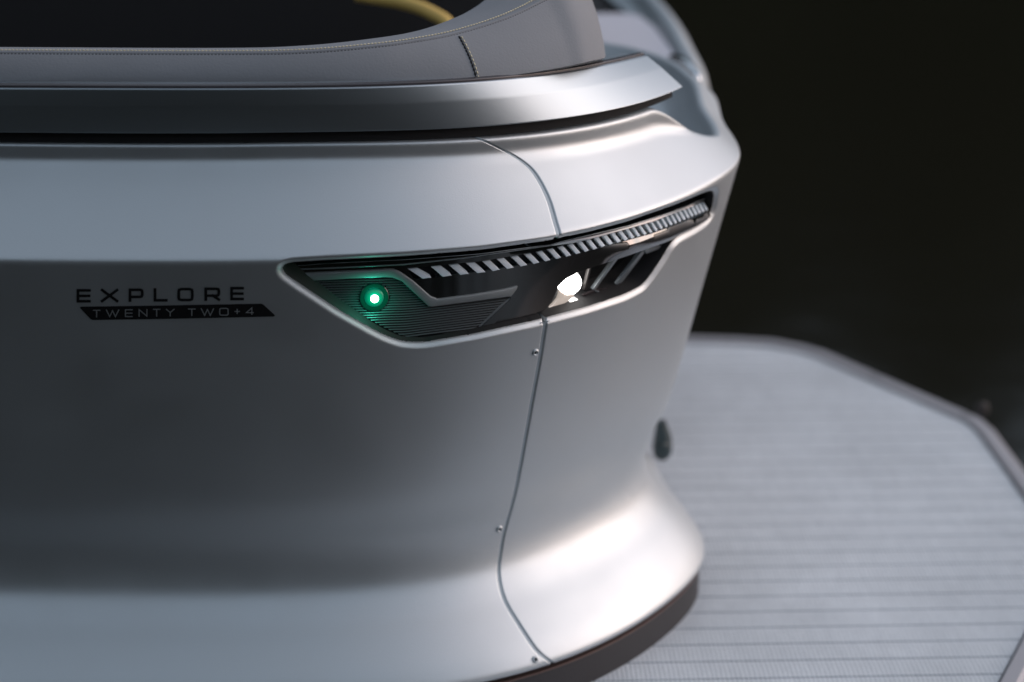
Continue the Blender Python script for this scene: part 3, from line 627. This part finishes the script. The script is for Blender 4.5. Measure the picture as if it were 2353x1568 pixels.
# ------------------------------------------------------------------ lofts
def loft(name, rows, m, parent, n=160, corner=.002, caps=False, flip=False, label=None, closed=False):
    """rows: control lines of equal count; section corners get a small round."""
    R = [spline(r, n) if len(r) != n else np.array(r) for r in rows]; R = np.stack(R, 1); sec = []
    for i in range(n):
        p = R[i]; o_ = [p[0]]
        for j in range(1, len(p) - 1):
            a, b = p[j - 1] - p[j], p[j + 1] - p[j]; la, lb = np.linalg.norm(a), np.linalg.norm(b); c_ = min(corner, la * .4, lb * .4)
            A, B = p[j] + a / la * c_, p[j] + b / lb * c_
            for t in (0, .25, .5, .75, 1): o_.append((1 - t) ** 2 * A + 2 * t * (1 - t) * p[j] + t * t * B)
        o_.append(p[-1]); sec.append(o_)
    P = np.array(sec); me = gridmesh(name, P, flip=flip)
    if caps:
        v = [tuple(x) for x in P[-1]]
        me2 = D.meshes.new(name + '_cap'); 
        V = [tuple(map(float, x)) for x in P.reshape(-1, 3)]; nn, mm = P.shape[:2]
        Fc = [(i * mm + j, (i + 1) * mm + j, (i + 1) * mm + j + 1, i * mm + j + 1) for i in range(nn - 1) for j in range(mm - 1)]
        if flip: Fc = [f[::-1] for f in Fc]
        Fc.append(tuple((nn - 1) * mm + j for j in range(mm))); me = mesh(name, V, Fc)
        o = finish((V, Fc, (name, m, parent, label)), ang=40); return o, P
    return link(name, me, parent, m, True, label), P

# rail slab above the hull
def plan_off(s, d, z): x, y, p = plan(s); return np.array([x + d * math.sin(p), y - d * math.cos(p), z])
rail_end = .30
top_px = [(-700, 203, .6455), (-300, 203, .6455), (0, 203, .6455), (250, 204, .6455), (500, 205, .6455), (862, 202, .6440), (1100, 187, .6395), (1321, 161, .627), (1411, 146, .620), (1487, 128, .613)]
top_c = np.array([at_z(*t) for t in top_px])
def foot(p):            # nearest plan station and outward distance of a point
    k = int(np.argmin((X - p[0]) ** 2 + (Y - p[1]) ** 2)); return S[k], (p[0] - X[k]) * math.sin(ph[k]) - (p[1] - Y[k]) * math.cos(ph[k])
ft = np.array([foot(p) for p in top_c]); wgt_ = np.r_[.5, .7, np.ones(len(ft) - 4), 2.5, 2.5]
kd, kz = np.polyfit(ft[:, 0], ft[:, 1], 4, w=wgt_), np.polyfit(ft[:, 0], top_c[:, 2], 4, w=wgt_)
st_ = np.linspace(ft[0, 0], ft[-1, 0], 160); u = (st_ - st_[0]) / (st_[-1] - st_[0])
top = np.array([plan_off(s_, np.polyval(kd, s_), np.polyval(kz, s_)) for s_ in st_])
bot = np.array([plan_off(s_ + .002 * sstep(s_, -.15, st_[-1]), -.0212, .5993 - .0177 * sstep(s_, -.25, .35)) for s_ in st_])
def smooth_line(L, sig):
    k = int(sig * 3); g = np.exp(-.5 * (np.arange(-k, k + 1) / sig) ** 2); g /= g.sum()
    return np.stack([np.convolve(np.pad(L[:, j], k, mode='reflect', reflect_type='odd'), g, 'valid') for j in range(3)], 1)
def nrm_xy(L):
    t = np.gradient(L, axis=0); t[:, 2] = 0; t /= np.linalg.norm(t, axis=1)[:, None]; return np.stack([-t[:, 1], t[:, 0], 0 * t[:, 0]], 1)   # inward
nb, ntp = nrm_xy(bot), nrm_xy(top); up = np.array([0, 0, 1.])
mid = top * .62 + bot * .38 - nb * .0014
o, P = loft('rail', [bot + nb * .07 - up * .001, bot, mid, top, top + ntp * .03 + up * .0005, top + ntp * .032 - up * .03], M_RAIL, boat, corner=.0016, caps=True)
# black strip put in for the shade of the gap below the rail
o, _ = loft('rail_gap_shade', [bot + nb * .012 - up * .012, bot + nb * .012 + up * .004, bot + nb * .05 + up * .004], M_DARK, boat)
# bead between cushion and rail
bead = []
o, _ = loft('rail_bead', [top + ntp * .003 - up * .004, top + ntp * .003 + up * .0026, top + ntp * .009 + up * .0034, top + ntp * .0095 - up * .004], mat('black_rubber_bead', (.06, .055, .06), .25, .2), boat, corner=.0012)

# ------------------------------------------------------------------ padded coaming
Tc = [(-600, 118, 2.318), (-250, 120, 2.314), (0, 122, 2.312), (500, 124, 2.314), (700, 121, 2.318), (860, 108, 2.332), (960, 95, 2.35), (1050, 78, 2.372), (1160, 44, 2.408), (1250, 2, 2.45), (1300, -30, 2.48)]
Bc = [(-600, 199, 2.308), (-250, 200, 2.304), (0, 201, 2.302), (500, 205, 2.303), (700, 204, 2.307), (860, 200, 2.316), (980, 193, 2.328), (1094, 184, 2.345), (1205, 170, 2.372), (1305, 153, 2.405), (1357, 141, 2.43)]
Ic = [(-600, 108, 2.345), (-250, 109, 2.342), (0, 110, 2.340), (500, 112, 2.342), (700, 106, 2.348), (860, 89, 2.372), (960, 71, 2.402), (1040, 42, 2.444), (1095, 12, 2.49), (1140, -25, 2.54), (1180, -60, 2.585)]
Tp = [at_y(*p) for p in Tc] + [np.array((.070, 2.56, .712)), np.array((.05, 2.66, .714))]
Bp = [at_y(*p) for p in Bc] + [np.array((.098, 2.50, .628)), np.array((.090, 2.60, .620))]
Ip = [at_y(*p) for p in Ic] + [np.array((.02, 2.66, .716)), np.array((.02, 2.70, .716))]
N_ = 420
T_, B_, I_ = spline(Tp, N_), spline(Bp, N_), spline(Ip, N_)
# (extrapolated tails use their own points)
nT = nrm_xy(T_)
face = []
for f in np.linspace(0, 1, 16): face.append(B_ * (1 - f) + T_ * f - nT * (.0052 * math.sin(math.pi * min(1, f * .96 + .02)) ** .8 - .0004))
lipr = [T_ + nT * .0008 - up * .0012, T_ + nT * .0012 + up * .0012, T_ * .85 + I_ * .15 + up * .0016, T_ * .5 + I_ * .5 + up * .0024, I_ * .9 + T_ * .1 + up * .0012, I_ - up * .001, I_ + nrm_xy(I_) * .006 - up * .012, I_ + nrm_xy(I_) * .010 - up * .08]
rows = [B_ + nT * .012 - up * .005] + face + lipr
o, P = loft('padded_rim', rows, M_VINYL, boat, n=N_, corner=.0008)
rim = o
def arcpts(L, step):
    d = np.r_[0, np.cumsum(np.linalg.norm(np.diff(L, axis=0), axis=1))]; t = np.arange(0, d[-1], step); return np.stack([np.interp(t, d, L[:, k]) for k in range(3)], 1)
def stitches(name, L, m, step, ln, r, parent, outn):
    c = arcpts(L, step / 2); V = []; Fc = []
    for i in range(0, len(c) - 2, 2):
        a = c[i]; d = c[i + 1] - c[i]; d /= np.linalg.norm(d); b = a + d * ln; sdv = np.cross(d, outn); sdv /= np.linalg.norm(sdv); nn = np.cross(sdv, d); b0 = len(V)
        for t, k in ((0, .35), (.2, .95), (.5, 1.1), (.8, .95), (1, .35)):
            p = a + (b - a) * t
            for q_ in range(6):
                an = q_ * math.pi / 3; V.append(p + (sdv * math.cos(an) + nn * math.sin(an)) * r * k)
        for j in range(4):
            for q_ in range(6): Fc.append((b0 + j * 6 + q_, b0 + j * 6 + (q_ + 1) % 6, b0 + (j + 1) * 6 + (q_ + 1) % 6, b0 + (j + 1) * 6 + q_))
    o = link(name, mesh(name, V, Fc), parent, m, True); o['kind'] = 'stuff'; return o
jx = int(np.argmin(abs(T_[:, 0] - .2)))
Ts = T_[:-60]
stL = T_ * .90 + I_ * .10 + up * .0024 + nT * .0010; stL = stL[:-50]
stitches('stitching', stL, M_STITCH, .0036, .0028, .00060, rim, np.array((0, -.5, .85)))
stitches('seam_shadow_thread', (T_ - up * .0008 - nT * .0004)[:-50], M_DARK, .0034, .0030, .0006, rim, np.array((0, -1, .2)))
# vertical seam
iv = int(N_ * 7 / (len(Tp) - 1)); vf = [r_[iv] for r_ in face]; vf = spline(vf, 40)
toff = T_[iv + 3] - T_[iv - 3]; toff /= np.linalg.norm(toff)
out_ = -nT[iv] * .0008
stitches('stitching', vf[1:-1] + out_ + toff * .0018, M_STITCH, .0045, .0032, .00075, rim, -nT[iv])
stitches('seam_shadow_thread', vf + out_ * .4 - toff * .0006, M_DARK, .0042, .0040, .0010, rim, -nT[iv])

# ------------------------------------------------------------------ plinth under the hull
s_ = np.linspace(-1.2, 1.3, 400)
def off_row(d, z): x, y, p = plan(s_); return np.stack([x + d * np.sin(p), y - d * np.cos(p), np.full_like(x, z)], 1)
loft('plinth_gap', [off_row(-.012, .0), off_row(-.012, -.012)], M_DARK, boat, n=400)
loft('copper_bead', [off_row(-.012, -.0085), off_row(-.0045, -.0088), off_row(-.0045, -.0105), off_row(-.012, -.0108)], M_COPPER, boat, n=400, corner=.0005)
loft('plinth', [off_row(-.03, -.0115), off_row(-.0065, -.0115), off_row(-.0065, -.0465)], M_PLINTH, boat, n=400, corner=.0012)

# ------------------------------------------------------------------ deck
DZ = -.046
OUTD = [(1100, 772), (1500, 775), (1700, 781), (1780, 786), (1850, 799), (1900, 813), (2050, 878), (2230, 955), (2258, 968), (2285, 992), (2353, 1083), (2462, 1238), (2474, 1262), (2474, 1300), (2466, 1345), (2350, 1572), (2270, 1740)]
dk = [at_z(x, y, DZ)[:2] for x, y in OUTD] + [np.array((.42, 2.09)), np.array((.2, 2.115)), np.array((-1.3, 2.30)), np.array((-1.3, 3.64))]  # unseen near edge shaped for how the deck reflects in the hull wall
dk = np.array(dk)
def polarea(p): return .5 * np.sum(p[:, 0] * np.roll(p, -1, 0)[:, 1] - np.roll(p, -1, 0)[:, 0] * p[:, 1])
if polarea(dk) < 0: dk = dk[::-1]
def inset_poly(p, w):
    n = len(p); out = []
    for i in range(n):
        a, b, c = p[i - 1], p[i], p[(i + 1) % n]; d0 = (b - a) / np.hypot(*(b - a)); d1 = (c - b) / np.hypot(*(c - b)); n0 = np.array([-d0[1], d0[0]]); n1 = np.array([-d1[1], d1[0]])
        m_ = n0 + n1; m_ /= np.hypot(*m_); out.append(b + m_ * w / max(.5, m_ @ n0))
    return np.array(out)
inn = inset_poly(dk, .023)
def clip(poly, nx, ny, c):      # keep nx*x+ny*y >= c
    out = []
    for i in range(len(poly)):
        a, b = poly[i - 1], poly[i]; da, db = nx * a[0] + ny * a[1] - c, nx * b[0] + ny * b[1] - c
        if (da >= 0) != (db >= 0): out.append(a + (b - a) * da / (da - db))
        if db >= 0: out.append(b)
    return out
th = .039; un = np.array([-math.sin(th), math.cos(th)])
g0 = at_z(1941, 1555, DZ)[:2] @ un; pitch_ = .0430
core = inset_poly(dk, .026)
link('deck_base', mesh('deck_base', [(x, y, DZ - .004) for x, y in dk] + [(x, y, DZ - .06) for x, y in dk], [tuple(range(len(dk)))] + [(i, (i + 1) % len(dk), len(dk) + (i + 1) % len(dk), len(dk) + i) for i in range(len(dk))]), boat, M_GROOVE, False)
for k in range(-6, 34):
    c0, c1 = g0 + k * pitch_ + .0012, g0 + (k + 1) * pitch_ - .0012
    pl_ = clip([p for p in core], un[0], un[1], c0); pl_ = clip(pl_, -un[0], -un[1], -c1) if len(pl_) > 2 else []
    if len(pl_) < 3: continue
    pl_ = np.array(pl_)
    keep = [i for i in range(len(pl_)) if np.hypot(*(pl_[i] - pl_[i - 1])) > 1e-4]; pl_ = pl_[keep]
    if len(pl_) < 3: continue
    if polarea(pl_) < 0: pl_ = pl_[::-1]
    n = len(pl_); top_ = inset_poly(pl_, .0006)
    V = [(x, y, DZ - .0045) for x, y in pl_] + [(x, y, DZ - .0006) for x, y in pl_] + [(x, y, DZ) for x, y in top_]
    Fc = [(j * n + i, j * n + (i + 1) % n, (j + 1) * n + (i + 1) % n, (j + 1) * n + i) for j in range(2) for i in range(n)] + [tuple(range(2 * n, 3 * n))]
    link('plank', mesh('plank', V, Fc), boat, M_DECK, False)
# edge trim in pieces with open joints
j1, j2, j3 = at_z(2035, 895, DZ)[:2], at_z(2222, 972, DZ)[:2], at_z(2472, 1290, DZ)[:2]
n = len(dk); oi = dk; 
def trim_piece(pts):
    """pts: list of outer points; inner follows."""
    P_ = []
    for o_, i_ in pts:
        P_.append([(i_[0], i_[1], DZ - .003), (i_[0], i_[1], DZ + .003), (i_[0] * .9 + o_[0] * .1, i_[1] * .9 + o_[1] * .1, DZ + .005), (i_[0] * .25 + o_[0] * .75, i_[1] * .25 + o_[1] * .75, DZ + .005),
                   (o_[0], o_[1], DZ + .001), (o_[0], o_[1], DZ - .06)])
    return np.array(P_)
order = [np.array(at_z(x, y, DZ)[:2]) for x, y in OUTD]
lut = {tuple(np.round(a, 6)): b for a, b in zip(dk, inn)}
pairs = [(p, lut[tuple(np.round(p, 6))]) for p in order]
def cut(a, b, f): return (a[0] + (b[0] - a[0]) * f, a[1] + (b[1] - a[1]) * f)
cuts = {5: .85, 7: .25, 12: .5}       # after outline point index, at fraction
piece = []; g_ = .002
for i, pr_ in enumerate(pairs):
    piece.append(pr_)
    if i in cuts:
        L_ = np.hypot(*(pairs[i + 1][0] - pr_[0])); f = cuts[i]; piece.append(cut(pr_, pairs[i + 1], f - g_ / L_))
        link('edge_trim', gridmesh('edge_trim', trim_piece(piece)), boat, M_TRIM, True); piece = [cut(pr_, pairs[i + 1], f + g_ / L_)]
link('edge_trim', gridmesh('edge_trim', trim_piece(piece)), boat, M_TRIM, True)
for q_ in [c for c in COL.objects if c.name.startswith('edge_trim')]:
    import bmesh
    b = bmesh.new(); b.from_mesh(q_.data); bmesh.ops.recalc_face_normals(b, faces=b.faces)
    for e in b.edges:
        if len(e.link_faces) == 2 and e.calc_face_angle(0) > .6: e.smooth = False
    b.to_mesh(q_.data); b.free()
# tube helper
def tube(name, pts, r, m, parent, label=None, seg_=14, n=60, taper=None):
    L = spline(pts, n); t = np.gradient(L, axis=0); t /= np.linalg.norm(t, axis=1)[:, None]; V = []; Fc = []
    for i in range(n):
        a = np.cross(t[i], (0, 0, 1.)); a = a / (np.linalg.norm(a) + 1e-9); b = np.cross(a, t[i]); rr = r * (taper(i / (n - 1)) if taper else 1)
        for k in range(seg_): an = 2 * math.pi * k / seg_; V.append(L[i] + (a * math.cos(an) + b * math.sin(an)) * rr)
    for i in range(n - 1):
        for k in range(seg_): Fc.append((i * seg_ + k, i * seg_ + (k + 1) % seg_, (i + 1) * seg_ + (k + 1) % seg_, (i + 1) * seg_ + k))
    Fc += [tuple(range(seg_)), tuple((n - 1) * seg_ + k for k in range(seg_))]
    return link(name, mesh(name, V, Fc), parent, m, True, label)
rnd = lambda u: math.sqrt(max(.02, 1 - (2 * u - 1) ** 4))
tube('rub_rail_knob', [at_y(2257, 925, 3.12), at_y(2257, 955, 3.12)], .009, mat('brown_knob', (.03, .024, .022), .6), boat, taper=rnd, n=16)
# dark stop on the front face of the hull, seen past the waist
tube('door_stop', [at_y(1519, 968, 2.90), at_y(1523, 1010, 2.90), at_y(1520, 1058, 2.90)], .018, mat('teal_black_rubber', (.03, .05, .055), .5), boat, label='small dark rubber stop on the bow', taper=lambda u: (.35 + .65 * u) * rnd(.5 + u / 2 if u > .5 else .5), n=24)

# ------------------------------------------------------------------ far side of the bow
fo = [(.235, 3.02), (.258, 3.10), (.266, 3.20), (.262, 3.33), (.255, 3.50), (.242, 3.65), (.224, 3.79), (.19, 3.93), (.13, 4.05), (.03, 4.12)]
fo = np.array(fo)
def far_row(dx, z): t = np.gradient(fo, axis=0); t /= np.linalg.norm(t, axis=1)[:, None]; return [np.array((p[0] - q_[1] * -dx * 1., p[1] + q_[0] * -dx * 1., z)) for p, q_ in zip(fo, t)]
loft('far_bow_shell', [far_row(-.02, .25), far_row(0, .44), far_row(-.006, .463), far_row(-.022, .478), far_row(-.034, .474), far_row(-.044, .452), far_row(-.060, .445)], M_SILVER, boat, n=90, corner=.008)
def slab(name, pts, z, th_, m, label=None):
    n = len(pts); 
    V = [(x, y, z) for x, y in pts] + [(x, y, z - th_) for x, y in pts]
    Fc = [tuple(range(n)), tuple(range(2 * n - 1, n - 1, -1))] + [(i, (i + 1) % n, n + (i + 1) % n, n + i) for i in range(n)]
    return finish((V, Fc, (name, m, boat, label)))
pp = [at_z(x, y, .468)[:2] for x, y in ((1290, 30), (1337, 31), (1440, 31), (1470, 36), (1500, 60), (1545, 118), (1560, 150), (1500, 150), (1290, 150))]
slab('coaming_panel', pp, .468, .02, mat('pale_gelcoat', (.62, .62, .68), .5))
slab('recess_floor', [(-.1, 2.45), (.12, 2.42), (.20, 2.62), (.215, 2.9), (.17, 3.12), (-.1, 3.12)], .4685, .01, M_SILVER)
tube('gate_latch', [at_y(1540, 132, 3.13), at_y(1575, 152, 3.07), at_y(1606, 186, 3.0)], .009, M_CHROME, boat, taper=rnd, n=20)
# dark cockpit interior
def boxm(name, x0, x1, y0, y1, z0, z1, m, label=None, bev=.02):
    o = D.objects.new(name, D.meshes.new(name)); COL.objects.link(o); import bmesh
    b = bmesh.new(); bmesh.ops.create_cube(b, size=1)
    for v in b.verts: v.co = ((x0 + x1) / 2 + v.co.x * (x1 - x0), (y0 + y1) / 2 + v.co.y * (y1 - y0), (z0 + z1) / 2 + v.co.z * (z1 - z0))
    bmesh.ops.bevel(b, geom=b.edges[:], offset=bev, segments=4, affect='EDGES', profile=.5); b.to_mesh(o.data); b.free()
    o.data.materials.append(m); o.parent = boat; o.data.polygons.foreach_set('use_smooth', [True] * len(o.data.polygons)); return o
boxm('cockpit_floor', -1.3, .02, 2.44, 3.9, -.045, .02, M_DARK)
boxm('seat_back', -1.3, -.02, 3.10, 3.3, .0, .62, M_DARK)
boxm('seat_cushion', -.62, -.36, 2.75, 3.09, .0, .44, M_INTERIOR, bev=.04)
boxm('seat_cushion', -.12, -.01, 2.72, 3.05, .0, .47, M_INTERIOR, bev=.04)
boxm('seat_top_roll', -.50, -.16, 3.12, 3.35, .55, .655, M_NAVY, bev=.04)
boxm('console', -.95, -.30, 3.9, 4.3, .3, .62, M_NAVY, bev=.05)
boxm('far_coaming', -.04, .16, 3.72, 3.95, .2, .44, M_DARK)
boxm('inner_wall', -.3, .05, 3.32, 3.5, .0, .9, M_NAVY)
tube('yellow_piping', [at_y(820, -12, 3.05), at_y(880, -2, 3.04), at_y(930, 7, 3.02), at_y(975, 22, 3.0), at_y(1018, 45, 2.98), at_y(1035, 62, 2.97)], .0085, M_YELLOW, boat)
tube('brown_post', [at_y(1021, 60, 3.2), at_y(1021, -40, 3.2)], .0065, M_BROWN, boat)
